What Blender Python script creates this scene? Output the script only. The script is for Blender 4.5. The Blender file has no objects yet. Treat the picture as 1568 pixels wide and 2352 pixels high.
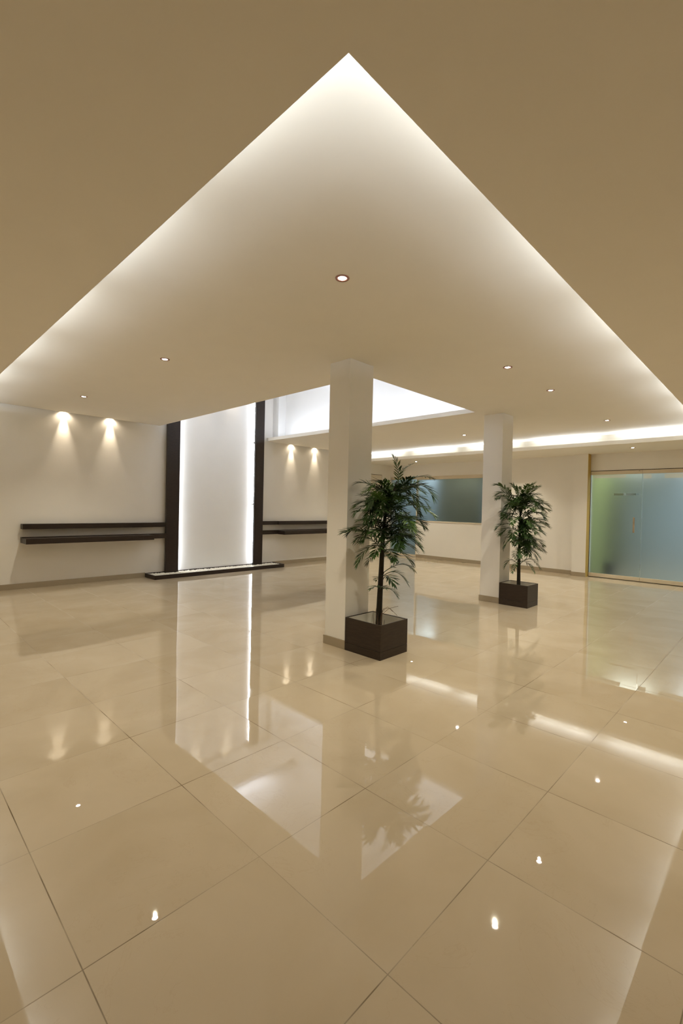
import bpy, bmesh, math, random
from mathutils import Vector, Matrix

SC = bpy.context.scene
COL = SC.collection

# ------------------------------------------------------------------ camera, world, exposure
cam_d = bpy.data.cameras.new('camera')
cam_d.sensor_fit = 'VERTICAL'
cam_d.sensor_height = 36.0
cam_d.lens = 1057.344 * 36.0 / 2352.0
cam_d.clip_start = 0.05
cam_d.clip_end = 100
cam = bpy.data.objects.new('camera', cam_d)
COL.objects.link(cam)
RT = Vector((0.69659156, -0.71714125, 0.02164774))
UP = Vector((-0.00669687, 0.02367205, 0.99969735))
FW = Vector((0.71743665, 0.69652571, -0.01168714))
cam.matrix_world = Matrix(((RT.x, UP.x, -FW.x, 0), (RT.y, UP.y, -FW.y, 0), (RT.z, UP.z, -FW.z, 1.45), (0, 0, 0, 1)))
SC.camera = cam

SC.view_settings.view_transform = 'Standard'
SC.view_settings.look = 'None'
SC.view_settings.gamma = 1.0
SC.view_settings.exposure = 0.03
SC.cycles.use_denoising = True
SC.cycles.max_bounces = 10
SC.cycles.diffuse_bounces = 6
SC.cycles.glossy_bounces = 5
SC.cycles.transmission_bounces = 6
SC.cycles.sample_clamp_indirect = 6.0
SC.cycles.caustics_reflective = False
SC.cycles.blur_glossy = 0.1

world = bpy.data.worlds.new('world')
SC.world = world
world.use_nodes = True
world.node_tree.nodes['Background'].inputs[0].default_value = (1.0, 0.93, 0.82, 1)
world.node_tree.nodes['Background'].inputs[1].default_value = 0.05

# ------------------------------------------------------------------ measured plan of the room (metres)
ZU, ZL = 2.954, 2.742          # raised ceiling, lowered border
LIP = 0.076                    # upstand of the ceiling edges
XA, YA = 0.9457, 0.9292        # near corner of the raised tray
FX = 9.864                     # far edge of the raised tray
V0 = 8.930                     # left wall
WX = 11.340                    # far wall
PX = 11.150                    # face of the pier in the far wall
OX0, OX1, OY0 = 3.9755, 6.5387, 3.509   # opening of the light well
XB, YB = -3.6, -4.2            # walls behind the camera
ZW = 4.15                       # ceiling inside the well

COOL = (0.84, 0.92, 1.0)
BLUE = (0.82, 0.88, 1.0)
WARM = (1.0, 0.922, 0.712)

# light levels, all tuned here
W_COVE = 3.25      # per metre, tray coves
W_WELL = 11.5      # per metre, well coves
W_DOWN = 104.0      # each downlight
W_SCALLOP = 62.0    # each wall washer
TUBE_STRENGTH = 45.0


def cove_light(name, p0, p1, zc, inward, power_per_m, color, width=0.03, n=None, gap=0.07, tilt=0.55, seg=1.55):
    """A row of fluorescent battens lying in a cove; light leaves upward and towards the room."""
    p0, p1 = Vector(p0), Vector(p1)
    L = (p1 - p0).length
    n = n or max(1, round(L / seg))
    d = (p1 - p0).normalized()
    for i in range(n):
        c = p0 + d * (L * (i + .5) / n)
        l = L / n - gap
        ld = bpy.data.lights.new(name, 'AREA')
        ld.shape = 'RECTANGLE'
        ld.size = l
        ld.size_y = width
        ld.energy = power_per_m * l
        ld.color = color
        o = bpy.data.objects.new(name, ld)
        COL.objects.link(o)
        # local -Z is the emission direction
        inw = Vector(inward).normalized()
        z = -(Vector((0, 0, 1)) * (1 - tilt) + inw * tilt).normalized()
        x = d
        y = z.cross(x)
        o.matrix_world = Matrix(((x.x, y.x, z.x, c.x), (x.y, y.y, z.y, c.y), (x.z, y.z, z.z, zc), (0, 0, 0, 1)))


# coves round the raised tray
zt = ZL + LIP - 0.012
cove_light('cove_batten', (XA - .12, .67, 0), (XA - .12, 8.92, 0), zt, (1, 0, 0), W_COVE, COOL, tilt=.97, n=6, gap=.25)
cove_light('cove_batten', (.80, YA - .12, 0), (9.93, YA - .12, 0), zt, (0, 1, 0), W_COVE, COOL, tilt=.97, n=7, gap=.22)
cove_light('cove_batten', (FX + .06, .97, 0), (FX + .06, 8.80, 0), zt, (-1, 0, 0), W_COVE * 2.6, COOL, n=5, gap=.34)
# coves on the ledges of the light well
zw = ZU + .070
cove_light('well_batten', (OX1 + .10, OY0, 0), (OX1 + .10, 8.55, 0), zw, (.6, 0, 0), W_WELL * .7, BLUE, tilt=0.2)
cove_light('well_batten', (OX0, OY0 - .10, 0), (OX1, OY0 - .10, 0), zw, (0, -.6, 0), W_WELL * .32, BLUE, tilt=0.2)
cove_light('well_batten', (OX0 - .10, OY0, 0), (OX0 - .10, 8.55, 0), zw, (-.6, 0, 0), W_WELL * .8, BLUE, tilt=0.2)
# upper recess of the well
cove_light('upper_batten', (OX0 + .3, 7.83, 0), (OX1 - .6, 7.83, 0), ZW + .06, (0, -1, 0), 20.0, BLUE)
cove_light('upper_batten', (OX0 + .3, 3.95, 0), (OX1 - .1, 3.95, 0), ZW + .06, (0, 1, 0), 0.8, BLUE)


# ------------------------------------------------------------------ node materials
def new_mat(name):
    m = bpy.data.materials.new(name)
    m.use_nodes = True
    return m, m.node_tree.nodes, m.node_tree.links, m.node_tree.nodes['Principled BSDF']


def paint(name, col, rough=0.6, var=0.02, scale=3.0, spec=0.3):
    m, N, L, b = new_mat(name)
    tc = N.new('ShaderNodeTexCoord')
    no = N.new('ShaderNodeTexNoise'); no.inputs['Scale'].default_value = scale; no.inputs['Detail'].default_value = 3
    mx = N.new('ShaderNodeMix'); mx.data_type = 'RGBA'
    mx.inputs[6].default_value = tuple(c * (1 - var) for c in col) + (1,)
    mx.inputs[7].default_value = tuple(min(1, c * (1 + var)) for c in col) + (1,)
    L.new(tc.outputs['Object'], no.inputs['Vector'])
    L.new(no.outputs['Fac'], mx.inputs[0]); L.new(mx.outputs[2], b.inputs['Base Color'])
    b.inputs['Roughness'].default_value = rough
    b.inputs['Specular IOR Level'].default_value = spec
    return m


def emit(name, col, s):
    m, N, L, b = new_mat(name)
    b.inputs['Base Color'].default_value = (.8, .8, .8, 1)
    b.inputs['Emission Color'].default_value = tuple(col) + (1,)
    b.inputs['Emission Strength'].default_value = s
    return m


def wood(name, c0, c1, rough=0.35):
    m, N, L, b = new_mat(name)
    tc = N.new('ShaderNodeTexCoord')
    mp = N.new('ShaderNodeMapping'); mp.inputs['Scale'].default_value = (6, 6, 90)
    no = N.new('ShaderNodeTexNoise'); no.inputs['Scale'].default_value = 2.0; no.inputs['Detail'].default_value = 6
    cr = N.new('ShaderNodeValToRGB')
    cr.color_ramp.elements[0].position = .3; cr.color_ramp.elements[0].color = tuple(c0) + (1,)
    cr.color_ramp.elements[1].position = .75; cr.color_ramp.elements[1].color = tuple(c1) + (1,)
    L.new(tc.outputs['Object'], mp.inputs[0]); L.new(mp.outputs[0], no.inputs['Vector'])
    L.new(no.outputs['Fac'], cr.inputs[0]); L.new(cr.outputs[0], b.inputs['Base Color'])
    b.inputs['Roughness'].default_value = rough
    b.inputs['Specular IOR Level'].default_value = 0.35
    return m


def floor_material():
    m, N, L, b = new_mat('polished_marble_tile')
    geo = N.new('ShaderNodeNewGeometry')
    sep = N.new('ShaderNodeSeparateXYZ'); L.new(geo.outputs['Position'], sep.inputs[0])

    def math_(op, a, b_=None, c=None):
        n = N.new('ShaderNodeMath'); n.operation = op
        for i, v in enumerate((a, b_, c)):
            if v is None: continue
            if isinstance(v, (int, float)): n.inputs[i].default_value = v
            else: L.new(v, n.inputs[i])
        return n.outputs[0]
    tx, ty = 0.6618, 0.6725
    u = math_('DIVIDE', math_('SUBTRACT', sep.outputs[0], 0.4735), tx)
    v = math_('DIVIDE', math_('SUBTRACT', sep.outputs[1], 0.1865), ty)
    iu, iv = math_('FLOOR', u), math_('FLOOR', v)
    fu, fv = math_('FRACT', u), math_('FRACT', v)
    du = math_('MULTIPLY', math_('MINIMUM', fu, math_('SUBTRACT', 1.0, fu)), tx)
    dv = math_('MULTIPLY', math_('MINIMUM', fv, math_('SUBTRACT', 1.0, fv)), ty)
    dist = math_('MINIMUM', du, dv)
    cid = N.new('ShaderNodeCombineXYZ'); L.new(iu, cid.inputs[0]); L.new(iv, cid.inputs[1])
    wn = N.new('ShaderNodeTexWhiteNoise'); wn.noise_dimensions = '3D'; L.new(cid.outputs[0], wn.inputs['Vector'])
    # joint width and dirt vary along the joint
    nj = N.new('ShaderNodeTexNoise'); nj.inputs['Scale'].default_value = 2.2; nj.inputs['Detail'].default_value = 5
    L.new(geo.outputs['Position'], nj.inputs['Vector'])
    wj = math_('MULTIPLY_ADD', nj.outputs['Fac'], 0.0036, 0.0004)
    joint = math_('SUBTRACT', 1.0, math_('MINIMUM', math_('DIVIDE', dist, wj), 1.0))
    jr = N.new('ShaderNodeMapRange'); jr.inputs['From Min'].default_value = 0.38; jr.inputs['From Max'].default_value = 0.62
    jr.inputs['To Min'].default_value = 0.40; jr.inputs['To Max'].default_value = 1.0
    L.new(nj.outputs['Fac'], jr.inputs['Value'])
    jf = math_('MULTIPLY', math_('MINIMUM', math_('MULTIPLY', joint, 2.5), 1.0), jr.outputs[0])
    # marble body: per-tile offset, clouds and thin veins
    off = N.new('ShaderNodeVectorMath'); off.operation = 'MULTIPLY_ADD'
    L.new(wn.outputs['Color'], off.inputs[0]); off.inputs[1].default_value = (9, 9, 9); L.new(geo.outputs['Position'], off.inputs[2])
    n1 = N.new('ShaderNodeTexNoise'); n1.inputs['Scale'].default_value = 1.6; n1.inputs['Detail'].default_value = 6; n1.inputs['Distortion'].default_value = .6
    L.new(off.outputs[0], n1.inputs['Vector'])
    cr = N.new('ShaderNodeValToRGB')
    cr.color_ramp.elements[0].position = .3; cr.color_ramp.elements[0].color = FLOOR_A + (1,)
    cr.color_ramp.elements[1].position = .7; cr.color_ramp.elements[1].color = FLOOR_B + (1,)
    L.new(n1.outputs['Fac'], cr.inputs[0])
    n2 = N.new('ShaderNodeTexNoise'); n2.inputs['Scale'].default_value = 2.6; n2.inputs['Detail'].default_value = 9
    n2.inputs['Roughness'].default_value = .62; n2.inputs['Distortion'].default_value = 1.4
    L.new(off.outputs[0], n2.inputs['Vector'])
    vein = math_('ABSOLUTE', math_('SUBTRACT', n2.outputs['Fac'], .5))
    vr = N.new('ShaderNodeMapRange'); vr.inputs['From Min'].default_value = 0; vr.inputs['From Max'].default_value = .008
    vr.inputs['To Min'].default_value = .14; vr.inputs['To Max'].default_value = 0
    L.new(vein, vr.inputs['Value'])
    n3 = N.new('ShaderNodeTexNoise'); n3.inputs['Scale'].default_value = 1.1; L.new(off.outputs[0], n3.inputs['Vector'])
    vm = math_('MULTIPLY', vr.outputs[0], math_('GREATER_THAN', n3.outputs['Fac'], .5))
    mv = N.new('ShaderNodeMix'); mv.data_type = 'RGBA'; mv.inputs[7].default_value = (.40, .27, .15, 1)
    L.new(vm, mv.inputs[0]); L.new(cr.outputs[0], mv.inputs[6])
    # small specks
    vo = N.new('ShaderNodeTexVoronoi'); vo.inputs['Scale'].default_value = 3.1; vo.inputs['Randomness'].default_value = 1
    L.new(geo.outputs['Position'], vo.inputs['Vector'])
    sp = math_('LESS_THAN', vo.outputs['Distance'], .011)
    ms = N.new('ShaderNodeMix'); ms.data_type = 'RGBA'; ms.inputs[7].default_value = (.16, .10, .05, 1)
    L.new(math_('MULTIPLY', sp, .6), ms.inputs[0]); L.new(mv.outputs[2], ms.inputs[6])
    mj = N.new('ShaderNodeMix'); mj.data_type = 'RGBA'; mj.inputs[7].default_value = (.13, .09, .05, 1)
    L.new(math_('MULTIPLY', jf, .85), mj.inputs[0]); L.new(ms.outputs[2], mj.inputs[6])
    L.new(mj.outputs[2], b.inputs['Base Color'])
    # gloss: a little duller in smeared patches
    mp = N.new('ShaderNodeMapping'); mp.inputs['Scale'].default_value = (.5, 2.6, 1); mp.inputs['Rotation'].default_value = (0, 0, .5)
    L.new(geo.outputs['Position'], mp.inputs[0])
    n4 = N.new('ShaderNodeTexNoise'); n4.inputs['Scale'].default_value = 2.4; n4.inputs['Detail'].default_value = 6
    L.new(mp.outputs[0], n4.inputs['Vector'])
    rr = N.new('ShaderNodeMapRange'); rr.inputs['From Min'].default_value = .45; rr.inputs['From Max'].default_value = .75
    rr.inputs['To Min'].default_value = .010; rr.inputs['To Max'].default_value = .06
    L.new(n4.outputs['Fac'], rr.inputs['Value'])
    L.new(math_('MAXIMUM', rr.outputs[0], math_('MULTIPLY', jf, .6)), b.inputs['Roughness'])
    b.inputs['IOR'].default_value = 1.85
    L.new(math_('MULTIPLY', math_('SUBTRACT', 1.0, jf), .5), b.inputs['Specular IOR Level'])
    # every tile is laid a hair out of level
    sc_ = N.new('ShaderNodeVectorMath'); sc_.operation = 'MULTIPLY_ADD'
    L.new(wn.outputs['Color'], sc_.inputs[0]); sc_.inputs[1].default_value = (.0045, .0045, 0); sc_.inputs[2].default_value = (-.00225, -.00225, 1)
    n5 = N.new('ShaderNodeTexNoise'); n5.inputs['Scale'].default_value = 3.0; n5.inputs['Detail'].default_value = 1
    L.new(geo.outputs['Position'], n5.inputs['Vector'])
    wv = N.new('ShaderNodeVectorMath'); wv.operation = 'MULTIPLY_ADD'
    L.new(n5.outputs['Color'], wv.inputs[0]); wv.inputs[1].default_value = (.0022, .0022, 0); L.new(sc_.outputs[0], wv.inputs[2])
    nm = N.new('ShaderNodeVectorMath'); nm.operation = 'NORMALIZE'; L.new(wv.outputs[0], nm.inputs[0])
    L.new(nm.outputs[0], b.inputs['Normal'])
    return m


FLOOR_A = (.525, .43, .305)
FLOOR_B = (.60, .505, .38)
M = {}
M['floor'] = floor_material()
M['wall'] = paint('warm_white_paint', (.85, .83, .795), .7)
M['ceiling'] = paint('ceiling_paint', (.86, .825, .755), .9, spec=.1)
M['well'] = paint('well_white_paint', (.85, .85, .84), .8, spec=.1)
M['panel'] = paint('panel_white', (.91, .92, .93), .5)
M['skirting'] = paint('taupe_skirting_tile', (.36, .30, .215), .35, .08, 6)
M['wenge'] = wood('dark_wenge_wood', (.014, .008, .006), (.034, .022, .016))
M['wenge_planter'] = wood('planter_wenge_laminate', (.020, .012, .008), (.045, .030, .021), .4)
M['liner'] = paint('planter_liner', (.80, .77, .70), .5)
M['soil'] = paint('dark_soil', (.05, .025, .015), .9, .5, 40)
M['ochre'] = paint('ochre_paint', (.50, .35, .09), .7)
M['green'] = paint('green_paint', (.42, .48, .20), .7)
M['office'] = paint('office_grey_paint', (.50, .52, .50), .8)
M['office_blue'] = paint('office_blue_paint', (.46, .54, .60), .8)
M['olive'] = paint('olive_grey_laminate', (.20, .21, .16), .6)
M['rail'] = paint('beige_door_rail', (.70, .62, .49), .45)
M['door'] = paint('beige_door_leaf', (.75, .69, .59), .5)
M['dark'] = paint('dark_gap_shade_and_lock', (.05, .04, .03), .6)  # near-black that paints the shade in door gaps; also the lock cover
M['steel'] = paint('brushed_bronze_handle', (.30, .24, .17), .35)
M['trim_metal'] = paint('copper_downlight_ring', (.30, .14, .10), .3)
M['bulb'] = emit('lamp_face', (1.0, .93, .86), 45)
M['tube'] = emit('fluorescent_tube', (.97, .99, 1.0), TUBE_STRENGTH)
M['office_lamp'] = emit('office_fluorescent_panel', (.86, .93, 1.0), 5.0)
M['chair'] = paint('black_bin', (.03, .03, .03), .6)


def frosted():
    m, N, L, b = new_mat('frosted_glass')
    b.inputs['Base Color'].default_value = (.80, .90, .92, 1)
    b.inputs['Transmission Weight'].default_value = 1.0
    b.inputs['Roughness'].default_value = .55
    b.inputs['IOR'].default_value = 1.28
    return m


def clear_glass():
    m, N, L, b = new_mat('clear_glass_strip')
    b.inputs['Base Color'].default_value = (.93, .97, .96, 1)
    b.inputs['Transmission Weight'].default_value = 1.0
    b.inputs['Roughness'].default_value = .03
    b.inputs['IOR'].default_value = 1.1
    return m


def translucent():
    m, N, L, b = new_mat('white_translucent_film')
    tr = N.new('ShaderNodeBsdfTranslucent'); tr.inputs[0].default_value = (.88, .92, .88, 1)
    mx = N.new('ShaderNodeMixShader'); mx.inputs[0].default_value = .4
    b.inputs['Base Color'].default_value = (.93, .96, .95, 1)
    L.new(b.outputs[0], mx.inputs[1]); L.new(tr.outputs[0], mx.inputs[2])
    L.new(mx.outputs[0], N['Material Output'].inputs[0])
    return m


M['film'] = translucent()
M['frost'] = frosted()
M['clear'] = clear_glass()


def leaf_mat(name, c0, c1):
    m, N, L, b = new_mat(name)
    geo = N.new('ShaderNodeNewGeometry')
    no = N.new('ShaderNodeTexNoise'); no.inputs['Scale'].default_value = 9; no.inputs['Detail'].default_value = 2
    L.new(geo.outputs['Position'], no.inputs['Vector'])
    cr = N.new('ShaderNodeValToRGB')
    cr.color_ramp.elements[0].position = .35; cr.color_ramp.elements[0].color = tuple(c0) + (1,)
    cr.color_ramp.elements[1].position = .7; cr.color_ramp.elements[1].color = tuple(c1) + (1,)
    L.new(no.outputs['Fac'], cr.inputs[0]); L.new(cr.outputs[0], b.inputs['Base Color'])
    b.inputs['Roughness'].default_value = .42
    b.inputs['Specular IOR Level'].default_value = .35
    return m


M['leaf'] = leaf_mat('palm_leaf', (.014, .036, .008), (.055, .12, .024))
M['leaf_light'] = leaf_mat('young_palm_leaf', (.05, .11, .02), (.10, .18, .03))
M['stem'] = paint('dark_fibrous_stem', (.022, .018, .012), .7, .5, 30)
M['wisp'] = paint('dry_brown_fibre', (.16, .10, .06), .7)
M['pebble'] = paint('white_pebble', (.86, .82, .74), .6, .2, 25)


# ------------------------------------------------------------------ mesh helpers
class MB:
    def __init__(self):
        self.bm = bmesh.new()

    def box(self, x0, x1, y0, y1, z0, z1, bevel=0.0):
        t = bmesh.new()
        bmesh.ops.create_cube(t, size=1)
        for v in t.verts:
            v.co = Vector((x0 + (v.co.x + .5) * (x1 - x0), y0 + (v.co.y + .5) * (y1 - y0), z0 + (v.co.z + .5) * (z1 - z0)))
        if bevel:
            bmesh.ops.bevel(t, geom=t.edges[:], offset=bevel, segments=2, affect='EDGES', profile=.6)
        me = bpy.data.meshes.new('t'); t.to_mesh(me); t.free()
        self.bm.from_mesh(me); bpy.data.meshes.remove(me)
        return self

    def tube(self, pts, radii, seg=10, caps=True):
        bm = self.bm
        pts = [Vector(p) for p in pts]
        rings = []
        for i, p in enumerate(pts):
            a = pts[max(0, i - 1)]; b = pts[min(len(pts) - 1, i + 1)]
            t = (b - a).normalized()
            ref = Vector((0, 0, 1)) if abs(t.z) < .9 else Vector((1, 0, 0))
            u = t.cross(ref).normalized(); v = t.cross(u)
            r = radii[i] if isinstance(radii, (list, tuple)) else radii
            rings.append([bm.verts.new(p + (u * math.cos(2 * math.pi * k / seg) + v * math.sin(2 * math.pi * k / seg)) * r) for k in range(seg)])
        for a, b in zip(rings, rings[1:]):
            for k in range(seg):
                f = bm.faces.new((a[k], a[(k + 1) % seg], b[(k + 1) % seg], b[k])); f.smooth = True
        if caps:
            bm.faces.new(rings[0]); bm.faces.new(rings[-1][::-1])
        return self

    def lathe(self, prof, c=(0, 0, 0), seg=32):
        bm = self.bm
        rings = []
        for r, z in prof:
            if r < 1e-6:
                rings.append([bm.verts.new((c[0], c[1], c[2] + z))])
            else:
                rings.append([bm.verts.new((c[0] + r * math.cos(2 * math.pi * k / seg), c[1] + r * math.sin(2 * math.pi * k / seg), c[2] + z)) for k in range(seg)])
        for a, b in zip(rings, rings[1:]):
            for k in range(seg):
                k2 = (k + 1) % seg
                if len(a) == 1 and len(b) == 1: continue
                if len(a) == 1: f = bm.faces.new((a[0], b[k], b[k2]))
                elif len(b) == 1: f = bm.faces.new((a[k], a[k2], b[0]))
                else: f = bm.faces.new((a[k], a[k2], b[k2], b[k]))
                f.smooth = True
        return self

    def build(self, name, mat, parent=None, **props):
        bmesh.ops.recalc_face_normals(self.bm, faces=self.bm.faces[:])
        me = bpy.data.meshes.new(name)
        self.bm.to_mesh(me); self.bm.free()
        me.materials.append(M[mat])
        o = bpy.data.objects.new(name, me)
        COL.objects.link(o)
        if parent is not None:
            o.parent = parent
            o.matrix_parent_inverse = Matrix.Translation(-parent.location)
        for k, v in props.items(): o[k] = v
        return o


def empty(name, loc, label=None, cat=None, group=None, kind=None):
    o = bpy.data.objects.new(name, None)
    o.empty_display_size = .1
    o.location = loc
    COL.objects.link(o)
    if label: o['label'] = label
    if cat: o['category'] = cat
    if group: o['group'] = group
    if kind: o['kind'] = kind
    return o


def struct(mb, name, mat, parent=None):
    o = mb.build(name, mat, parent)
    if parent is None: o['kind'] = 'structure'
    return o


# palm skeletons: (foot, control, tip, leaflet length) of every frond, metres
FRONDS_NEAR = [((3.711, 2.825, 1.649), (3.705, 2.798, 1.85), (3.638, 2.833, 1.957), 0.075), ((3.711, 2.825, 1.662), (3.768, 2.877, 1.835), (3.933, 2.815, 1.907), 0.06), ((3.722, 2.813, 1.636), (3.911, 2.765, 1.83), (4.12, 2.692, 1.766), 0.08), ((3.722, 2.812, 1.598), (3.837, 2.625, 1.766), (3.861, 2.526, 1.589), 0.15), ((3.709, 2.823, 1.501), (3.834, 2.662, 1.655), (3.877, 2.578, 1.488), 0.11), ((3.701, 2.831, 1.437), (3.741, 2.612, 1.544), (3.742, 2.429, 1.39), 0.11), ((3.688, 2.842, 1.308), (3.878, 2.72, 1.418), (3.974, 2.691, 1.279), 0.12), ((3.688, 2.842, 1.308), (3.601, 2.647, 1.435), (3.48, 2.481, 1.259), 0.12), ((3.665, 2.869, 1.468), (3.549, 3.029, 1.736), (3.468, 3.147, 1.691), 0.1), ((3.656, 2.877, 1.448), (3.605, 3.004, 1.605), (3.515, 3.168, 1.563), 0.12), ((3.647, 2.886, 1.416), (3.485, 2.984, 1.575), (3.352, 3.048, 1.466), 0.13), ((3.648, 2.883, 1.307), (3.422, 2.904, 1.446), (3.21, 2.905, 1.406), 0.11), ((3.648, 2.883, 1.275), (3.391, 2.826, 1.346), (3.112, 2.79, 1.327), 0.1), ((3.623, 2.907, 1.12), (3.374, 2.985, 1.26), (3.168, 3.017, 1.209), 0.13), ((3.66, 2.873, 1.468), (3.591, 2.876, 1.614), (3.514, 2.884, 1.679), 0.1), ((3.66, 2.873, 1.468), (3.684, 2.923, 1.583), (3.715, 2.965, 1.703), 0.1), ((3.665, 2.869, 1.468), (3.762, 2.914, 1.578), (3.822, 2.997, 1.669), 0.09), ((3.709, 2.826, 1.598), (3.673, 2.721, 1.701), (3.633, 2.619, 1.735), 0.1), ((3.709, 2.825, 1.546), (3.834, 2.877, 1.646), (4.059, 2.826, 1.732), 0.11), ((3.709, 2.825, 1.559), (3.601, 2.65, 1.632), (3.453, 2.516, 1.645), 0.1), ((3.674, 2.858, 1.404), (3.439, 2.779, 1.506), (3.223, 2.679, 1.568), 0.13), ((3.674, 2.858, 1.391), (3.535, 2.68, 1.491), (3.373, 2.525, 1.549), 0.13), ((3.675, 2.856, 1.34), (3.427, 2.754, 1.431), (3.205, 2.623, 1.418), 0.12), ((3.675, 2.855, 1.276), (3.852, 2.976, 1.369), (3.949, 3.177, 1.377), 0.13), ((3.675, 2.855, 1.276), (3.874, 2.974, 1.366), (4.14, 3.024, 1.389), 0.13), ((3.667, 2.863, 1.211), (3.803, 2.867, 1.296), (4.002, 2.804, 1.213), 0.13), ((3.667, 2.863, 1.211), (3.524, 2.688, 1.301), (3.407, 2.485, 1.278), 0.13), ((3.658, 2.871, 1.179), (3.66, 3.021, 1.258), (3.655, 3.176, 1.222), 0.13), ((3.658, 2.871, 1.179), (3.421, 2.793, 1.27), (3.197, 2.7, 1.213), 0.12), ((3.686, 2.849, 1.597), (3.814, 2.934, 1.673), (3.963, 2.997, 1.731), 0.1), ((3.606, 2.923, 1.062), (3.462, 3.0, 1.105), (3.364, 3.026, 0.904), 0.11), ((3.599, 2.928, 1.004), (3.588, 3.012, 1.013), (3.588, 3.081, 0.883), 0.09), ((3.619, 2.91, 1.101), (3.73, 2.797, 1.158), (3.828, 2.693, 1.04), 0.12), ((3.62, 2.908, 1.024), (3.76, 2.799, 1.05), (3.85, 2.74, 0.898), 0.11), ((3.619, 2.911, 1.159), (3.826, 2.915, 1.272), (4.061, 2.886, 1.147), 0.12), ((3.618, 2.913, 1.217), (3.755, 2.809, 1.307), (3.91, 2.684, 1.203), 0.11), ((3.619, 2.911, 1.14), (3.542, 2.704, 1.2), (3.405, 2.556, 1.081), 0.12), ((3.605, 2.924, 1.12), (3.583, 3.02, 1.193), (3.532, 3.143, 1.108), 0.12), ((3.606, 2.923, 1.062), (3.448, 2.799, 1.155), (3.245, 2.719, 1.014), 0.11), ((3.62, 2.908, 1.024), (3.529, 2.751, 1.067), (3.409, 2.622, 0.968), 0.1), ((3.621, 2.903, 0.801), (3.791, 2.802, 0.94), (3.899, 2.761, 0.823), 0.07), ((3.615, 2.909, 0.762), (3.708, 2.814, 0.872), (3.777, 2.741, 0.709), 0.075), ((3.621, 2.901, 0.743), (3.567, 2.816, 0.82), (3.523, 2.715, 0.729), 0.085), ((3.595, 2.929, 0.733), (3.639, 2.991, 0.765), (3.683, 3.052, 0.699), 0.05), ((3.594, 2.928, 0.617), (3.533, 2.92, 0.692), (3.458, 2.924, 0.652), 0.055), ((3.595, 2.926, 0.617), (3.639, 2.846, 0.685), (3.67, 2.777, 0.581), 0.06), ((3.594, 2.928, 0.617), (3.506, 2.841, 0.705), (3.439, 2.729, 0.681), 0.05), ((3.607, 2.92, 0.946), (3.732, 2.935, 0.986), (3.833, 2.973, 0.906), 0.08)]
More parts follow.
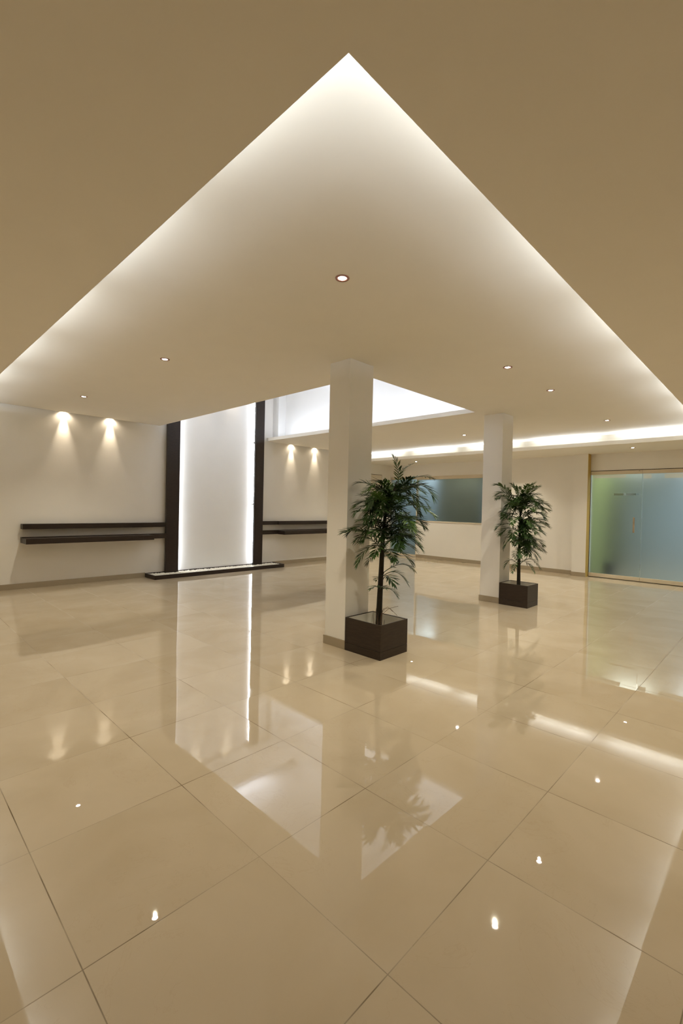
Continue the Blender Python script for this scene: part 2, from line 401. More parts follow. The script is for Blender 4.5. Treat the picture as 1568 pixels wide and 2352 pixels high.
FRONDS_FAR = [((6.969, 3.003, 1.566), (6.774, 3.136, 1.843), (6.653, 3.19, 1.827), 0.13), ((6.978, 2.993, 1.553), (6.841, 3.125, 1.782), (6.744, 3.208, 1.692), 0.14), ((6.979, 2.991, 1.469), (6.703, 3.064, 1.74), (6.478, 3.079, 1.622), 0.12), ((6.998, 2.973, 1.567), (6.958, 3.018, 1.769), (6.918, 3.06, 1.83), 0.13), ((6.998, 2.974, 1.595), (7.113, 3.002, 1.773), (7.159, 3.099, 1.814), 0.12), ((7.017, 2.953, 1.568), (7.074, 2.898, 1.769), (7.132, 2.84, 1.844), 0.14), ((7.017, 2.953, 1.568), (7.227, 2.884, 1.787), (7.384, 2.867, 1.828), 0.13), ((7.007, 2.964, 1.596), (6.914, 2.848, 1.754), (6.789, 2.762, 1.819), 0.12), ((7.018, 2.951, 1.47), (7.252, 2.856, 1.665), (7.415, 2.831, 1.606), 0.14), ((7.018, 2.95, 1.428), (7.142, 2.754, 1.635), (7.187, 2.634, 1.533), 0.15), ((7.019, 2.948, 1.344), (7.265, 2.806, 1.546), (7.45, 2.722, 1.465), 0.13), ((7.009, 2.957, 1.316), (7.081, 2.743, 1.496), (7.043, 2.636, 1.368), 0.15), ((7.01, 2.955, 1.232), (7.207, 2.827, 1.39), (7.36, 2.739, 1.266), 0.15), ((7.01, 2.954, 1.177), (7.162, 2.8, 1.331), (7.287, 2.669, 1.22), 0.14), ((7.011, 2.952, 1.093), (7.03, 2.791, 1.232), (7.035, 2.64, 1.123), 0.14), ((7.002, 2.959, 0.981), (7.184, 2.845, 1.094), (7.343, 2.751, 0.925), 0.14), ((7.002, 2.958, 0.897), (7.13, 2.828, 1.041), (7.251, 2.701, 0.849), 0.14), ((7.003, 2.956, 0.841), (7.057, 2.831, 0.994), (7.082, 2.729, 0.731), 0.12), ((7.004, 2.951, 0.618), (7.14, 2.851, 0.807), (7.26, 2.759, 0.576), 0.09), ((7.004, 2.951, 0.604), (6.949, 2.867, 0.768), (6.949, 2.719, 0.551), 0.09), ((6.985, 2.971, 0.617), (6.899, 3.062, 0.768), (6.844, 3.116, 0.585), 0.09), ((6.985, 2.971, 0.603), (6.898, 2.955, 0.736), (6.785, 2.96, 0.537), 0.08), ((6.992, 2.97, 1.008), (6.892, 3.075, 1.086), (6.842, 3.123, 0.899), 0.13), ((6.991, 2.971, 1.064), (6.928, 3.096, 1.15), (6.923, 3.155, 0.985), 0.13), ((6.991, 2.973, 1.12), (6.839, 3.06, 1.237), (6.71, 3.118, 1.105), 0.14), ((6.991, 2.974, 1.176), (6.851, 3.12, 1.304), (6.762, 3.21, 1.183), 0.13), ((6.99, 2.976, 1.26), (6.873, 3.113, 1.36), (6.834, 3.166, 1.268), 0.14), ((6.989, 2.979, 1.372), (6.859, 3.115, 1.535), (6.819, 3.155, 1.422), 0.14), ((6.99, 2.978, 1.344), (6.744, 3.017, 1.452), (6.545, 3.006, 1.343), 0.14), ((6.999, 2.971, 1.47), (6.796, 2.859, 1.628), (6.663, 2.674, 1.642), 0.14), ((6.999, 2.969, 1.4), (6.825, 2.829, 1.587), (6.682, 2.651, 1.472), 0.14), ((6.999, 2.969, 1.4), (6.751, 2.904, 1.538), (6.453, 2.888, 1.557), 0.14), ((7.0, 2.966, 1.26), (6.738, 2.916, 1.427), (6.483, 2.853, 1.27), 0.13), ((7.0, 2.965, 1.232), (6.835, 2.815, 1.403), (6.665, 2.665, 1.249), 0.14), ((7.001, 2.963, 1.12), (6.856, 2.827, 1.246), (6.689, 2.709, 1.076), 0.13), ((7.001, 2.963, 1.12), (6.745, 2.941, 1.222), (6.533, 2.869, 1.058), 0.13), ((6.999, 2.969, 1.4), (7.194, 3.094, 1.539), (7.494, 3.109, 1.576), 0.14), ((7.0, 2.964, 1.19), (7.27, 3.012, 1.319), (7.589, 3.005, 1.253), 0.14), ((7.002, 2.959, 0.981), (7.257, 2.986, 1.084), (7.52, 2.999, 0.958), 0.13), ((7.002, 2.96, 1.009), (7.08, 3.081, 1.098), (7.197, 3.16, 0.96), 0.13), ((7.002, 2.958, 0.897), (6.916, 2.832, 0.964), (6.772, 2.763, 0.815), 0.11), ((7.003, 2.956, 0.813), (6.846, 2.975, 0.868), (6.768, 2.909, 0.735), 0.08)]
TRUNK_NEAR = [(3.587, 2.929, 0.249), (3.594, 2.927, 0.556), (3.604, 2.922, 0.906), (3.614, 2.917, 1.213), (3.631, 2.904, 1.432), (3.687, 2.849, 1.631), (3.705, 2.832, 1.719)]
TRUNK_FAR = [(6.993, 2.957, 0.293), (6.993, 2.962, 0.595), (7.0, 2.963, 1.065), (7.007, 2.961, 1.4), (7.01, 2.961, 1.601)]
WISPS = [[(3.601, 2.915, 0.315), (3.619, 2.899, 0.434), (3.665, 2.852, 0.44), (3.717, 2.797, 0.367)], [(3.583, 2.905, 0.307), (3.597, 2.892, 0.421), (3.634, 2.855, 0.457), (3.67, 2.817, 0.41)], [(3.564, 2.896, 0.325), (3.576, 2.885, 0.399), (3.6, 2.861, 0.434)], [(3.534, 2.898, 0.316), (3.521, 2.913, 0.415), (3.524, 2.911, 0.454)], [(3.539, 2.864, 0.313), (3.551, 2.854, 0.4), (3.595, 2.809, 0.453), (3.658, 2.744, 0.48)], [(3.521, 2.854, 0.318), (3.532, 2.844, 0.396), (3.538, 2.839, 0.43)]]


# ------------------------------------------------------------------ floor and ceilings
struct(MB().box(XB, 15.4, YB, 9.6, -.12, 0), 'floor', 'floor')

up = MB()
zt0, zt1 = ZU, ZU + .07
up.box(XA - .18, OX0, YA - .18, 8.862, zt0, zt1)
up.box(OX0, OX1, YA - .18, OY0, zt0, zt1)
up.box(OX1, FX + .14, YA - .18, 8.862, zt0, zt1)
# cover over the narrow slot beside the left wall
for a, b in ((XA - .18, OX0 - .4), (OX1 + .46, FX + .14)):
    up.box(a, b, 8.74, V0, 3.12, 3.16)
    up.box(a, b, 8.74, 8.76, zt1, 3.12)
struct(up, 'ceiling', 'ceiling')

lo = MB()
lo.box(XB, XA, YB, V0, ZL, ZL + .02)
lo.box(XA, FX, YB, YA, ZL, ZL + .02)
lo.box(FX, WX, YB, V0, ZL, ZL + .02)
# upstands on the edges and back boards of the coves
lo.box(XA - .014, XA, YA - .014, V0, ZL + .02, ZL + LIP)
lo.box(XA, FX, YA - .014, YA, ZL + .02, ZL + LIP)
lo.box(FX, FX + .014, YA, V0, ZL + .02, ZL + LIP)
lo.box(XA - .18, XA - .16, YA - .18, V0, ZL + .02, ZU)
lo.box(XA - .16, FX + .14, YA - .18, YA - .16, ZL + .02, ZU)
lo.box(FX + .12, FX + .14, YA - .16, V0, ZL + .02, ZU)
struct(lo, 'ceiling', 'ceiling')

# light well above the opening
well = MB()
wx0, wx1, wy0 = OX0 - .40, OX1 + .45, OY0 - .42
well.box(wx0 - .05, wx0, wy0 - .05, V0, zt1, ZW)
well.box(wx1, wx1 + .05, wy0 - .05, V0, zt1, ZW)
well.box(wx0, wx1, wy0 - .05, wy0, zt1, ZW)
struct(well, 'wall_well', 'well')
struct(MB().box(6.77, wx1, 8.72, V0, zt1, ZW), 'wall_well_pier', 'well')
wc = MB()
wc.box(wx0 - .05, wx1 + .05, 7.78, 8.862, ZW, ZW + .04)
wc.box(wx0 - .05, wx1 + .05, wy0 - .05, 4.0, ZW, ZW + .04)
wc.box(wx0 - .05, OX0 + .2, 4.0, 7.78, ZW, ZW + .04)
wc.box(OX1 + .2, wx1 + .05, 4.0, 7.78, ZW, ZW + .04)
wc.box(wx0 - .05, wx1 + .05, wy0 - .05, V0, ZW + .22, ZW + .26)
for a, b, c, d in ((OX0 + .2, OX0 + .22, 4.0, 7.9), (OX1 + .18, OX1 + .2, 4.0, 7.9)):
    wc.box(a, b, c, d, ZW + .04, ZW + .22)
wc.box(wx0 - .05, wx1 + .05, 7.96, 7.98, ZW + .04, ZW + .22)
wc.box(wx0 - .05, wx1 + .05, 3.9, 3.92, ZW + .04, ZW + .22)
struct(wc, 'ceiling', 'well')

# ------------------------------------------------------------------ walls
struct(MB().box(XB - .1, WX + .12, V0, V0 + .2, 0, ZW + .3), 'wall_left', 'wall')
struct(MB().box(XB - .1, XB, YB, V0, 0, ZL + .02), 'wall_back', 'wall')
struct(MB().box(XB - .1, WX + .12, YB - .1, YB, 0, ZL + .02), 'wall_right', 'wall')
fw_ = MB()
fw_.box(WX, WX + .12, 3.215, 5.10, 0, ZL + .02)
fw_.box(WX, WX + .12, 5.10, 7.905, 0, 1.062)
fw_.box(WX, WX + .12, 5.10, V0, 2.385, ZL + .02)
fw_.box(WX, WX + .12, 8.885, V0, 0, 2.385)
fw_.box(WX, WX + .12, YB, 3.215, 2.372, ZL + .02)
fw_.box(WX, WX + .12, YB, 1.215, 0, 2.372)
struct(fw_, 'wall_far', 'wall')
struct(MB().box(PX, WX, 3.222, 3.515, 0, ZL), 'wall_far_pier', 'wall')
struct(MB().box(PX + .002, WX - .012, 3.214, 3.222, 0, ZL), 'trim_1', 'ochre')

struct(MB().box(XB, 3.757, V0 - .012, V0, 0, .090, .002).box(6.836, 9.93, V0 - .012, V0, 0, .090, .002)
       .box(10.94, WX, V0 - .012, V0, 0, .090, .002), 'baseboard_left', 'skirting')
struct(MB().box(WX - .012, WX, 3.527, 7.903, 0, .090, .002).box(PX - .012, PX, 3.214, 3.527, 0, .092, .002)
       .box(PX, WX - .012, 3.515, 3.527, 0, .090, .002), 'baseboard_far', 'skirting')
struct(MB().box(WX - .012, WX, YB, 1.2, 0, .090, .002), 'baseboard_far', 'skirting')
struct(MB().box(XB, XB + .012, YB, V0, 0, .09).box(XB, WX, YB, YB + .012, 0, .09), 'baseboard_back', 'skirting')


# ------------------------------------------------------------------ columns
def column(x0, x1, y0, y1, label):
    r = empty('column', ((x0 + x1) / 2, (y0 + y1) / 2, 0), label, 'column')
    MB().box(x0, x1, y0, y1, .0, ZU, .003).build('shaft', 'wall', r)
    e = .012
    MB().box(x0 - e, x1 + e, y0 - e, y1 + e, 0, .090, .002).build('skirting', 'skirting', r)


column(3.391, 3.751, 3.211, 3.502, 'nearer tall square white column, left of the larger potted palm')
column(6.837, 7.195, 3.197, 3.516, 'farther square white column, left of the smaller potted palm')


# ------------------------------------------------------------------ glazing in the far wall
def pane(name, x0, x1, y0, y1, z0, z1, holes, mat, parent):
    """One sheet of glass with rectangular cut-outs in its frosting."""
    ys = sorted({y0, y1, *[h[0] for h in holes], *[h[1] for h in holes]})
    zs = sorted({z0, z1, *[h[2] for h in holes], *[h[3] for h in holes]})
    mb = MB(); bm = mb.bm; vd = {}

    def V(x, y, z):
        k = (x, y, z)
        if k not in vd: vd[k] = bm.verts.new(k)
        return vd[k]
    solid = {}
    for i in range(len(ys) - 1):
        for j in range(len(zs) - 1):
            cy, cz = (ys[i] + ys[i + 1]) / 2, (zs[j] + zs[j + 1]) / 2
            solid[(i, j)] = not any(h[0] < cy < h[1] and h[2] < cz < h[3] for h in holes)
    for (i, j), s in solid.items():
        if not s: continue
        a, b, c, d = ys[i], ys[i + 1], zs[j], zs[j + 1]
        bm.faces.new((V(x0, a, c), V(x0, a, d), V(x0, b, d), V(x0, b, c)))
        bm.faces.new((V(x1, a, c), V(x1, b, c), V(x1, b, d), V(x1, a, d)))
        for (di, dj), (p, q) in {(-1, 0): ((a, c), (a, d)), (1, 0): ((b, d), (b, c)), (0, -1): ((b, c), (a, c)), (0, 1): ((a, d), (b, d))}.items():
            if not solid.get((i + di, j + dj), False):
                bm.faces.new((V(x0, *p), V(x1, *p), V(x1, *q), V(x0, *q)))
    return mb.build(name, mat, parent)


gx0, gx1 = 11.334, 11.346


def leaf(name, y0, y1, holes, handle_y=None):
    r = empty(name, (gx0, (y0 + y1) / 2, 0), kind='structure')
    pane('frosted_pane', gx0 + .004, gx1 + .004, y0 + .003, y1 - .003, .088, 2.284, holes, 'frost', r)
    for h in holes:
        MB().box(gx0 + .001, gx0 + .0035, h[0], h[1], h[2], h[3]).build('clear_strip' if h[2] < 2 else 'white_strip', 'clear' if h[2] < 2 else 'film', r)
    MB().box(gx0 - .012, gx1 + .012, y0, y1, .012, .092, .003).build('bottom_rail', 'rail', r)
    MB().box(gx0 - .012, gx1 + .012, y0, y1, 2.280, 2.358, .003).build('top_rail', 'rail', r)
    if handle_y:
        h = MB().box(gx0 - .055, gx0 - .030, handle_y - .030, handle_y + .002, 1.03, 1.355, .004)
        h.box(gx0 - .032, gx0 + .004, handle_y - .022, handle_y - .006, 1.06, 1.08)
        h.box(gx0 - .032, gx0 + .004, handle_y - .022, handle_y - .006, 1.305, 1.325)
        h.build('door_handle', 'steel', r)
    return r


d1 = leaf('door_1', 2.222, 3.205, [(2.525, 3.16, 2.205, 2.268), (2.268, 2.520, 1.822, 1.869), (2.540, 2.748, 1.822, 1.869)], 2.36)
MB().box(gx0 - .014, gx0 - .010, 2.262, 2.285, 2.338, 2.345).build('lock_cover', 'dark', d1)
leaf('door_2', 1.215, 2.217, [(2.06, 2.195, 2.175, 2.268), (1.30, 1.835, 2.175, 2.268)])
struct(MB().box(gx0 + .002, gx1, 1.215, 3.214, 2.358, 2.372)
       .box(gx0 + .002, gx1, 3.205, 3.214, 0, 2.372).box(gx0, gx1, 1.215, 3.214, 0, .012), 'shadow_gap_strip', 'dark')  # dark strips put in as the shade of the gaps round the leaves

# glass door and long frosted window further left
d4 = empty('door_3', (gx0, 8.4, 0), kind='structure')
MB().box(gx0 + .004, gx1 + .004, 7.93, 8.87, .07, 2.312).build('frosted_pane', 'frost', d4)
MB().box(gx0 - .008, gx1 + .012, 7.92, 8.88, .008, .072, .003).build('bottom_rail', 'rail', d4)
struct(MB().box(WX - .006, WX + .10, 7.905, 7.925, 0, 2.312, .002).box(WX - .006, WX + .10, 8.872, 8.886, 0, 2.385, .002)
       .box(WX - .006, WX + .10, 7.905, 8.886, 2.312, 2.385, .002), 'trim_3', 'rail')
w1 = empty('window_1', (WX, 6.5, 1.08), kind='structure')
MB().box(WX + .010, WX + .022, 5.10, 7.905, 1.075, 2.30).build('frosted_pane', 'frost', w1)
MB().box(WX - .006, WX + .09, 5.06, 7.905, 2.290, 2.385, .002).box(WX - .006, WX + .09, 5.06, 5.10, 1.09, 2.29, .002).build('window_frame', 'rail', w1)
MB().box(WX - .016, WX + .09, 5.06, 7.905, 1.062, 1.090, .003).build('window_sill', 'rail', w1)

# flush beige door in the left wall
d5 = empty('door_4', (10.435, V0, 0), kind='structure')
MB().box(9.95, 10.92, V0 - .006, V0 + .01, .006, 2.430, .001).build('door_leaf', 'door', d5)
MB().box(9.938, 9.95, V0 - .003, V0 + .01, 0, 2.442).box(10.92, 10.93, V0 - .003, V0 + .01, 0, 2.442).box(9.938, 10.93, V0 - .003, V0 + .01, 2.43, 2.442).build('door_gap', 'dark', d5)
MB().box(10.03, 10.15, V0 - .05, V0 - .035, 1.02, 1.035, .003).box(10.03, 10.045, V0 - .04, V0 - .005, 1.02, 1.035).build('door_handle', 'steel', d5)

# ------------------------------------------------------------------ offices behind the glass
oa = MB()
oa.box(15.2, 15.3, -1.0, 3.3, 0, 2.75)
oa.box(WX + .12, 15.3, -1.1, -1.0, 0, 2.75)
struct(oa, 'wall_office', 'office_blue')
struct(MB().box(WX + .12, 15.2, 3.30, 3.40, 0, 2.75), 'wall_office_green', 'green')
struct(MB().box(WX + .12, 15.3, -1.1, 9.5, 2.75, 2.8), 'ceiling', 'ceiling')
ob = MB()
ob.box(15.2, 15.3, 3.4, 9.5, 0, 2.75)
ob.box(WX + .12, 15.3, 9.3, 9.4, 0, 2.75)
struct(ob, 'wall_meeting_room', 'office_blue')
c = MB().box(13.05, 14.35, 2.95, 3.295, 0, 2.05, .004)
cb = c.build('cabinet', 'olive', None, label='tall dark olive cabinet blurred behind the frosted door with the handle', category='cabinet')
b_ = MB().lathe([(0, 0), (.10, 0), (.12, .02), (.14, .27), (.13, .28), (.11, .27), (0, .25)], (11.95, 2.96, 0))
b_.build('waste_bin', 'chair', None, label='dark round bin blurred behind the bottom of the frosted glass door', category='bin')
MB().box(12.0, 12.06, 6.2, 7.62, 0, 2.5, .004).build('partition_screen', 'olive', None, label='grey olive screen blurred behind the right half of the long frosted window', category='screen')
for nm, x0, x1, y0, y1, col, pw in (('office_fill_light', 12.2, 14.4, .2, 1.6, (.84, .92, 1.0), 46.0), ('office_fill_light', 12.0, 13.2, 2.2, 3.0, (1, .98, .85), 12.0), ('office_fill_light', 12.6, 14.2, 7.9, 8.9, (.80, .93, 1.0), 20.0), ('office_fill_light', 11.55, 11.9, 5.2, 7.4, (1.0, .97, .88), 9.0)):  # unseen ceiling fills added to light the rooms behind the glass
    ld = bpy.data.lights.new(nm, 'AREA'); ld.shape = 'RECTANGLE'; ld.size = x1 - x0; ld.size_y = y1 - y0; ld.energy = pw; ld.color = col
    o = bpy.data.objects.new(nm, ld); COL.objects.link(o); o.location = ((x0 + x1) / 2, (y0 + y1) / 2, 2.74)

# ------------------------------------------------------------------ light feature on the left wall
f = empty('wall_feature', (5.3, V0, .07), 'backlit white wall panel between two dark wenge posts above the pebble tray', 'wall panel')
MB().box(4.20, 6.40, 8.926, 8.93, .05, ZW).build('light_panel', 'panel', f)
for x0, x1, xt in ((4.120, 4.385, 4.374), (6.205, 6.450, 6.218)):
    p = MB().box(x0, x1, 8.820, 8.872, .055, ZW, .002).build('post', 'wenge', f)
    MB().box(x0 + .06, x1 - .06, 8.872, 8.930, .055, ZW).build('standoff', 'wenge', p)
    for z0, z1 in ((.09, 1.453), (1.465, 2.873), (2.885, 4.05)):
        MB().tube([(xt, 8.893, z0 + .01), (xt, 8.893, z1 - .01)], .010, 8).build('tube_light', 'tube', p)
        for zz in (z0, z1 - .01):
            MB().box(xt - .013, xt + .013, 8.882, 8.926, zz - .006, zz + .016).build('tube_holder', 'panel', p)

pl = empty('pebble_tray', (5.3, 8.7, 0), 'low dark wood tray on the floor at the foot of the backlit panel', 'tray')
MB().box(3.757, 6.836, 8.475, 8.500, 0, .078, .002).box(3.757, 6.836, 8.905, 8.9295, 0, .078, .002) \
    .box(3.757, 3.782, 8.500, 8.905, 0, .078, .002).box(6.811, 6.836, 8.500, 8.905, 0, .078, .002).build('frame', 'wenge', pl)
MB().box(3.782, 6.811, 8.500, 8.905, 0, .052).build('bed', 'pebble', pl)
rnd = random.Random(4)
pb = bmesh.new()
proto = bmesh.new(); bmesh.ops.create_icosphere(proto, subdivisions=1, radius=1)
pv = [v.co.copy() for v in proto.verts]; pf = [[v.index for v in fc.verts] for fc in proto.faces]; proto.free()
for i in range(2100):
    x = rnd.uniform(3.80, 6.79); y = rnd.uniform(8.515, 8.89)
    if y > 8.80 and (4.10 < x < 4.40 or 6.19 < x < 6.46): continue
    s = rnd.uniform(.010, .020); a = rnd.uniform(0, 6.28); ca, sa = math.cos(a), math.sin(a)
    sx, sy, sz = s * rnd.uniform(.8, 1.3), s * rnd.uniform(.7, 1.1), s * rnd.uniform(.5, .8)
    vs = [pb.verts.new((x + (q.x * sx * ca - q.y * sy * sa), y + (q.x * sx * sa + q.y * sy * ca), .058 + rnd.uniform(0, .001) + q.z * sz)) for q in pv]
    for fc in pf:
        k = pb.faces.new([vs[j] for j in fc]); k.smooth = True
m_ = MB(); m_.bm.free(); m_.bm = pb
m_.build('pebbles', 'pebble', None, label='bed of small white pebbles filling the low dark tray', category='pebbles', kind='stuff')

# floating shelves either side
zU0, zU1, zL0, zL1 = .975, 1.060, .750, .838


def shelf(name, boxes, label, ledge=None):
    r = empty(name, ((boxes[0][0] + boxes[0][1]) / 2, V0, boxes[0][4]), label, 'shelf')
    mb = MB()
    for b in boxes: mb.box(*b, .0015)
    mb.build('beam', 'wenge', r)
    if ledge: MB().box(*ledge, .0015).build('ledge', 'wenge', r)


shelf('wall_shelf', [(1.735, 4.1185, 8.820, V0 - .0005, zU0, zU1)], 'upper dark wooden wall shelf left of the backlit panel', (1.735, 3.85, 8.790, 8.8195, zU0, zU1))
shelf('wall_shelf', [(1.735, 4.1185, 8.820, V0 - .0005, zL0, zL1 + .006)], 'lower deeper dark wooden wall shelf left of the backlit panel', (1.735, 3.765, 8.545, 8.8195, zL0, zL1 - .004))
shelf('wall_shelf', [(6.4515, 8.90, 8.820, V0 - .0005, zU0 + .008, zU1 + .008)], 'upper dark wooden wall shelf between the backlit panel and the nearer column', (6.90, 8.90, 8.790, 8.8195, zU0 + .008, zU1 + .008))
shelf('wall_shelf', [(6.4515, 8.90, 8.820, V0 - .0005, zL0 + .006, zL1 + .012)], 'lower deeper dark wooden wall shelf between the backlit panel and the nearer column', (6.90, 8.90, 8.560, 8.8195, zL0 + .003, zL1 + .002))


# ------------------------------------------------------------------ lamps in the ceiling
def downlight(x, y, z, label=None, power=W_DOWN):
    r = empty('downlight', (x, y, z), label, 'ceiling light' if label else None, 'recessed downlights in the ceiling')
    MB().lathe([(.047, -.0005), (.0475, -.003), (.045, -.006), (.030, -.005), (.028, -.0005)], (x, y, z), 28).build('trim_ring', 'trim_metal', r)
    MB().lathe([(0, -.006), (.014, -.0055), (.024, -.0035), (.0275, -.0005)], (x, y, z), 24).build('lamp', 'bulb', r)
    ld = bpy.data.lights.new('downlight_and_fill_spot', 'SPOT')
    ld.energy = power * (.75 if z < ZU else 1); ld.color = WARM; ld.spot_size = math.radians(118); ld.spot_blend = 1.0; ld.shadow_soft_size = .014
    o = bpy.data.objects.new('downlight_and_fill_spot', ld); COL.objects.link(o)
    o.location = (x, y, z - .04)


for x, y, z, lab in (
        (2.166, 2.142, ZU, 'small round recessed downlight nearest the tip of the raised ceiling'),
        (2.160, 4.720, ZU, 'small round recessed downlight in the middle of the raised ceiling, left of the nearer column'),
        (2.160, 7.310, ZU, 'small round recessed downlight close to the left wall, above the long shelves'),
        (4.680, 2.155, ZU, 'small round recessed downlight right of the nearer column, first of the row of three'),
        (5.910, 2.160, ZU, 'small round recessed downlight right of the nearer column, second of the row of three'),
        (8.410, 2.165, ZU, 'small round recessed downlight right of the farther column, last of the row of three'),
        (8.410, 4.750, ZU, 'small round recessed downlight just left of the farther column top'),
        (10.56, 7.420, ZL, 'tiny round downlight in the low far ceiling above the nearer palm'),
        (10.54, 2.245, ZL, 'tiny round downlight in the low far ceiling above the frosted glass door')):
    downlight(x, y, z, lab)
# unseen spots, without fixtures, added behind the viewer to brighten floor and ceiling
for x, y in ((3.4, -1.1), (-1.0, 3.3), (-1.6, 5.6), (-1.6, 7.3), (4.68, -1.6), (8.41, -1.6), (10.5, -1.2)):
    ld = bpy.data.lights.new('downlight_and_fill_spot', 'SPOT')
    ld.energy = W_DOWN; ld.color = WARM; ld.spot_size = math.radians(118); ld.spot_blend = 1.0; ld.shadow_soft_size = .014
    o = bpy.data.objects.new('downlight_and_fill_spot', ld); COL.objects.link(o); o.location = (x, y, ZL - .04)
for x, y in ((8.4, 7.3), (10.55, 4.8)):
    ld = bpy.data.lights.new('downlight_and_fill_spot', 'SPOT')
    ld.energy = W_DOWN * (.7 if x > FX else 1); ld.color = WARM; ld.spot_size = math.radians(118); ld.spot_blend = 1.0; ld.shadow_soft_size = .014
    o = bpy.data.objects.new('downlight_and_fill_spot', ld); COL.objects.link(o); o.location = (x, y, (ZL if x > FX else ZU) - .04)


def wall_washer(x, z, power=W_SCALLOP):
    y = V0 - .050
    for size, pw, blend, tilt in ((40, power, 1.0, .06), (140, power * .09, .8, .15)):
        ld = bpy.data.lights.new('wall_washer_beam', 'SPOT')
        ld.energy = pw; ld.color = (1.0, .84, .62); ld.spot_size = math.radians(size); ld.spot_blend = blend; ld.shadow_soft_size = .012
        o = bpy.data.objects.new('wall_washer_beam', ld); COL.objects.link(o)
        o.location = (x, y, z + .03); o.rotation_euler = (tilt, 0, 0)


for x in (2.33, 3.08, 7.35, 8.14): wall_washer(x, ZU)
for x in (4.90, 5.66): wall_washer(x, ZW, W_SCALLOP * .8)


# ------------------------------------------------------------------ potted palms
def bez(a, b, c, t): return a * (1 - t) ** 2 + b * (2 * t * (1 - t)) + c * t * t


COLUMNS = ((3.391, 3.751, 3.211, 3.502), (6.837, 7.195, 3.197, 3.516))


def blade(bm, p, d, nrm, L, W, droop):
    """One lance-shaped leaflet: folded along the midrib, curving down at the tip."""
    for x0, x1, y0, y1 in COLUMNS:
        for s in (.4, .7, 1.0):                       # no leaflet grows into a column
            e = p + d * (L * s)
            if x0 - .01 < e.x < x1 + .01 and y0 - .01 < e.y < y1 + .01: return
    side = d.cross(nrm).normalized()
    prof = ((0, .10), (.18, .62), (.42, 1.0), (.68, .78), (.88, .36), (1.0, .02))
    prev = None
    for t, w in prof:
        c = p + d * (L * t) + Vector((0, 0, -1)) * (droop * L * t * t)
        hw = W * .5 * w
        a = bm.verts.new(c - side * hw + nrm * hw * .35); m = bm.verts.new(c); b = bm.verts.new(c + side * hw + nrm * hw * .35)
        if prev:
            for q in ((prev[0], prev[1], m, a), (prev[1], prev[2], b, m)):
                fc = bm.faces.new(q); fc.smooth = True
        prev = (a, m, b)


def frond(a, b, c, w, seed, mat, parent):
    rnd = random.Random(seed)
    a, b, c = Vector(a), Vector(b), Vector(c)
    mb = MB(); bm = mb.bm
    n = 14
    pts = [bez(a, b, c, i / n) for i in range(n + 1)]
    L = sum((pts[i + 1] - pts[i]).length for i in range(n))
    mb.tube(pts, [.0042 * (1 - .75 * i / n) for i in range(n + 1)], 5)
    k = max(7, int(L / .027))
    for i in range(k + 1):
        t = .20 + .80 * i / k
        p = bez(a, b, c, t); tg = (bez(a, b, c, min(1, t + .02)) - bez(a, b, c, t - .02)).normalized()
        sd = tg.cross(Vector((0, 0, 1)))
        sd = sd.normalized() if sd.length > .15 else Vector((.7, -.7, 0))
        nr = sd.cross(tg).normalized()
        env = (.55 + .45 * math.sin(math.pi * min(1, (t - .15) / .85) ** .8))
        for s in (-1, 1):
            ang = math.radians(58 - 34 * t + rnd.uniform(-8, 8))
            d = (tg * math.cos(ang) + sd * s * math.sin(ang) + nr * rnd.uniform(-.05, .28)).normalized()
            blade(bm, p, d, (nr + tg * .1).normalized(), w * env * rnd.uniform(1.0, 1.3), w * .15 * rnd.uniform(.85, 1.15), rnd.uniform(.0, .22))
    # end leaflet
    tg = (c - bez(a, b, c, .95)).normalized()
    blade(bm, c, tg, Vector((0, 0, 1)), w * .6, w * .13, .2)
    me = bpy.data.meshes.new('frond'); bm.to_mesh(me); bm.free(); me.materials.append(M[mat])
    o = bpy.data.objects.new('frond', me); COL.objects.link(o); o.parent = parent
    o.matrix_parent_inverse = Matrix.Translation(-parent.location)


def planter(r, x0, x1, y0, y1, h, zj):
    t = .014
    mb = MB()
    mb.box(x0, x1, y0, y0 + t, zj, h, .0012).box(x0, x1, y1 - t, y1, zj, h, .0012)
    mb.box(x0, x0 + t, y0 + t, y1 - t, zj, h, .0012).box(x1 - t, x1, y0 + t, y1 - t, zj, h, .0012)
    p = mb.build('planter', 'wenge_planter', r)
    MB().box(x0, x1, y0, y1, 0, zj - .003, .0012).build('plinth_band', 'wenge_planter', p)
    l = MB(); u = .003
    l.box(x0 + t, x1 - t, y0 + t, y0 + t + u, zj, h - .006).box(x0 + t, x1 - t, y1 - t - u, y1 - t, zj, h - .006)
    l.box(x0 + t, x0 + t + u, y0 + t + u, y1 - t - u, zj, h - .006).box(x1 - t - u, x1 - t, y0 + t + u, y1 - t - u, zj, h - .006)
    l.box(x0 + t, x1 - t, y0 + t, y1 - t, zj - .003, zj + .004)
    l.build('liner', 'liner', p)


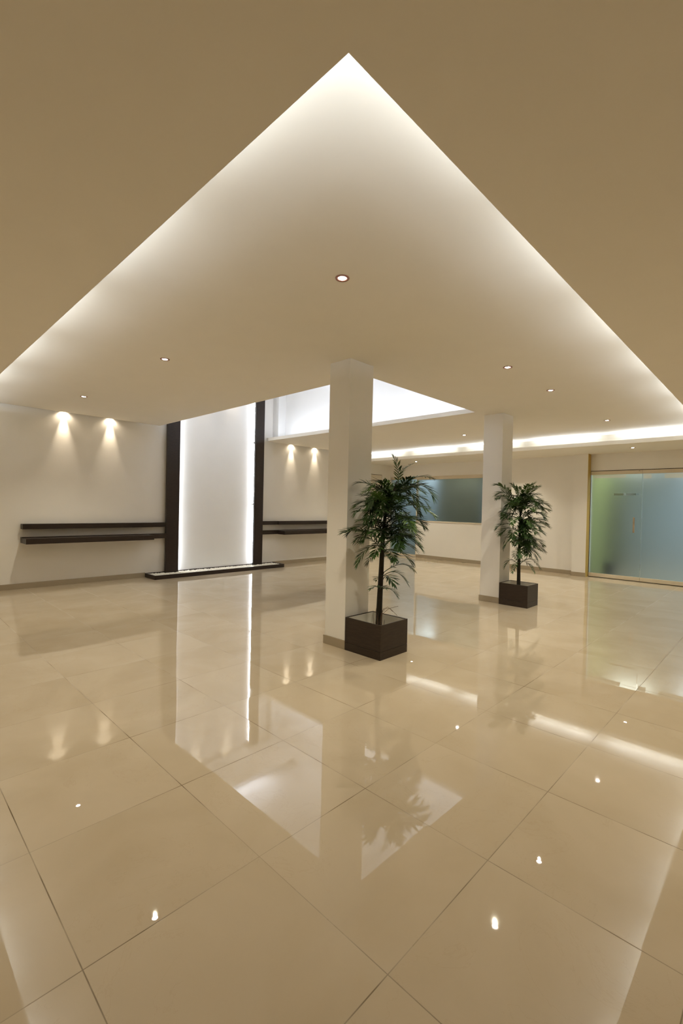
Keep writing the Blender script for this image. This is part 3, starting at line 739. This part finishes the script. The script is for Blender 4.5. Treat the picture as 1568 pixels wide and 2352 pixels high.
def palm(x0, x1, y0, y1, h, fronds, trunk, tr, label, light, seed):
    cx, cy = (x0 + x1) / 2, (y0 + y1) / 2
    r = empty('potted_palm', (cx, cy, 0), label, 'potted plant')
    planter(r, x0, x1, y0, y1, h, .082)
    tx, ty = trunk[0][0], trunk[0][1]
    MB().lathe([(0, .085), (.085, .085), (.10, .19), (.095, .19), (.088, .165), (0, .16)], (tx, ty, 0)).build('nursery_pot', 'soil', r)
    tk = MB().tube([(tx, ty, .12)] + trunk, tr, 10)
    st = tk.build('trunk', 'stem', r)
    for i, (a, b, c, w) in enumerate(fronds):
        frond(a, b, c, w, seed + i, 'leaf_light' if i in light else 'leaf', r)
        # leaf stalk joining the frond to the trunk
    for i, (a, b, c, w) in enumerate(fronds):
        A = Vector(a)
        best = None
        for q0, q1 in zip(trunk, trunk[1:]):
            q0, q1 = Vector(q0), Vector(q1)
            for k in range(9):
                q = q0.lerp(q1, k / 8)
                dd = (q - A).length + max(0, q.z - A.z + .05) * 3
                if best is None or dd < best[0]: best = (dd, q)
        q = best[1]
        if (q - A).length > .012:
            MB().tube([q, q.lerp(A, .5) + Vector((0, 0, -.01)), A], [.006, .005, .0042], 5).build('leaf_stalk', 'stem', r)
    return r


def fillers(seed, n, trunk, z0, z1, col, lmin, lmax):
    """Inner fronds that fill the crown, clear of the column beside it."""
    rnd = random.Random(seed); out = []
    while len(out) < n:
        z = rnd.uniform(z0, z1)
        for q0, q1 in zip(trunk, trunk[1:]):
            if q0[2] <= z <= q1[2]: break
        t = (z - q0[2]) / max(1e-3, q1[2] - q0[2]); a = Vector(q0).lerp(Vector(q1), max(0, min(1, t)))
        az = rnd.uniform(0, 6.283); l = rnd.uniform(lmin, lmax); d = Vector((math.cos(az), math.sin(az), 0))
        c = a + d * l + Vector((0, 0, rnd.uniform(-.08, .15))); m = a + d * l * .5 + Vector((0, 0, rnd.uniform(.14, .26)))
        if any((q := a + d * l * s).x > col[0] - .12 and q.y > col[1] - .15 for s in (.2, .4, .6, .8, 1, 1.2)): continue
        out.append((tuple(a + d * .02), tuple(m), tuple(c), rnd.uniform(.095, .125)))
    return out


FRONDS_NEAR = [(p, q, s, w * (1.4 if w < .09 and s[2] < 1.2 else 1.05)) for p, q, s, w in FRONDS_NEAR]
FRONDS_NEAR += fillers(21, 40, TRUNK_NEAR, 1.02, 1.58, (3.391, 3.211), .24, .42)
FRONDS_FAR += fillers(22, 24, TRUNK_FAR, .85, 1.58, (6.837, 3.197), .2, .36)
FRONDS_FAR += fillers(24, 12, TRUNK_FAR, 1.42, 1.6, (6.837, 3.197), .22, .36)
FRONDS_FAR += fillers(23, 10, TRUNK_FAR, .70, 1.0, (6.837, 3.197), .2, .34)
near = palm(3.379, 3.807, 2.733, 3.194, .333, FRONDS_NEAR, TRUNK_NEAR, [.034, .032, .028, .024, .019, .014, .009, .006],
            'larger palm in a dark square planter before the nearer white column', (4, 5, 7, 14, 15, 18, 20), 100)
mb = MB()
for w in WISPS:
    P_ = [Vector(p) for p in w]; P_.insert(0, Vector((3.588, 2.93, .20)))
    mb.tube(P_, [.0018] * len(P_), 4)
rn = random.Random(9)
for i in range(26):
    a = rn.uniform(0, 6.28); s = Vector((3.588 + .03 * math.cos(a), 2.93 + .03 * math.sin(a), .16))
    e = s + Vector((.03 * math.cos(a), .03 * math.sin(a), rn.uniform(.15, .27)))
    mb.tube([s, s.lerp(e, .5) + Vector((.006 * math.cos(a), .006 * math.sin(a), 0)), e], [.002, .0015, .0008], 4)
mb.build('trunk_fibres', 'wisp', near)
palm(6.808, 7.201, 2.741, 3.183, .332, FRONDS_FAR, TRUNK_FAR, [.030, .028, .025, .020, .014, .008],
     'smaller palm in a dark square planter beside the farther white column', (0, 3, 5, 7, 10), 300)
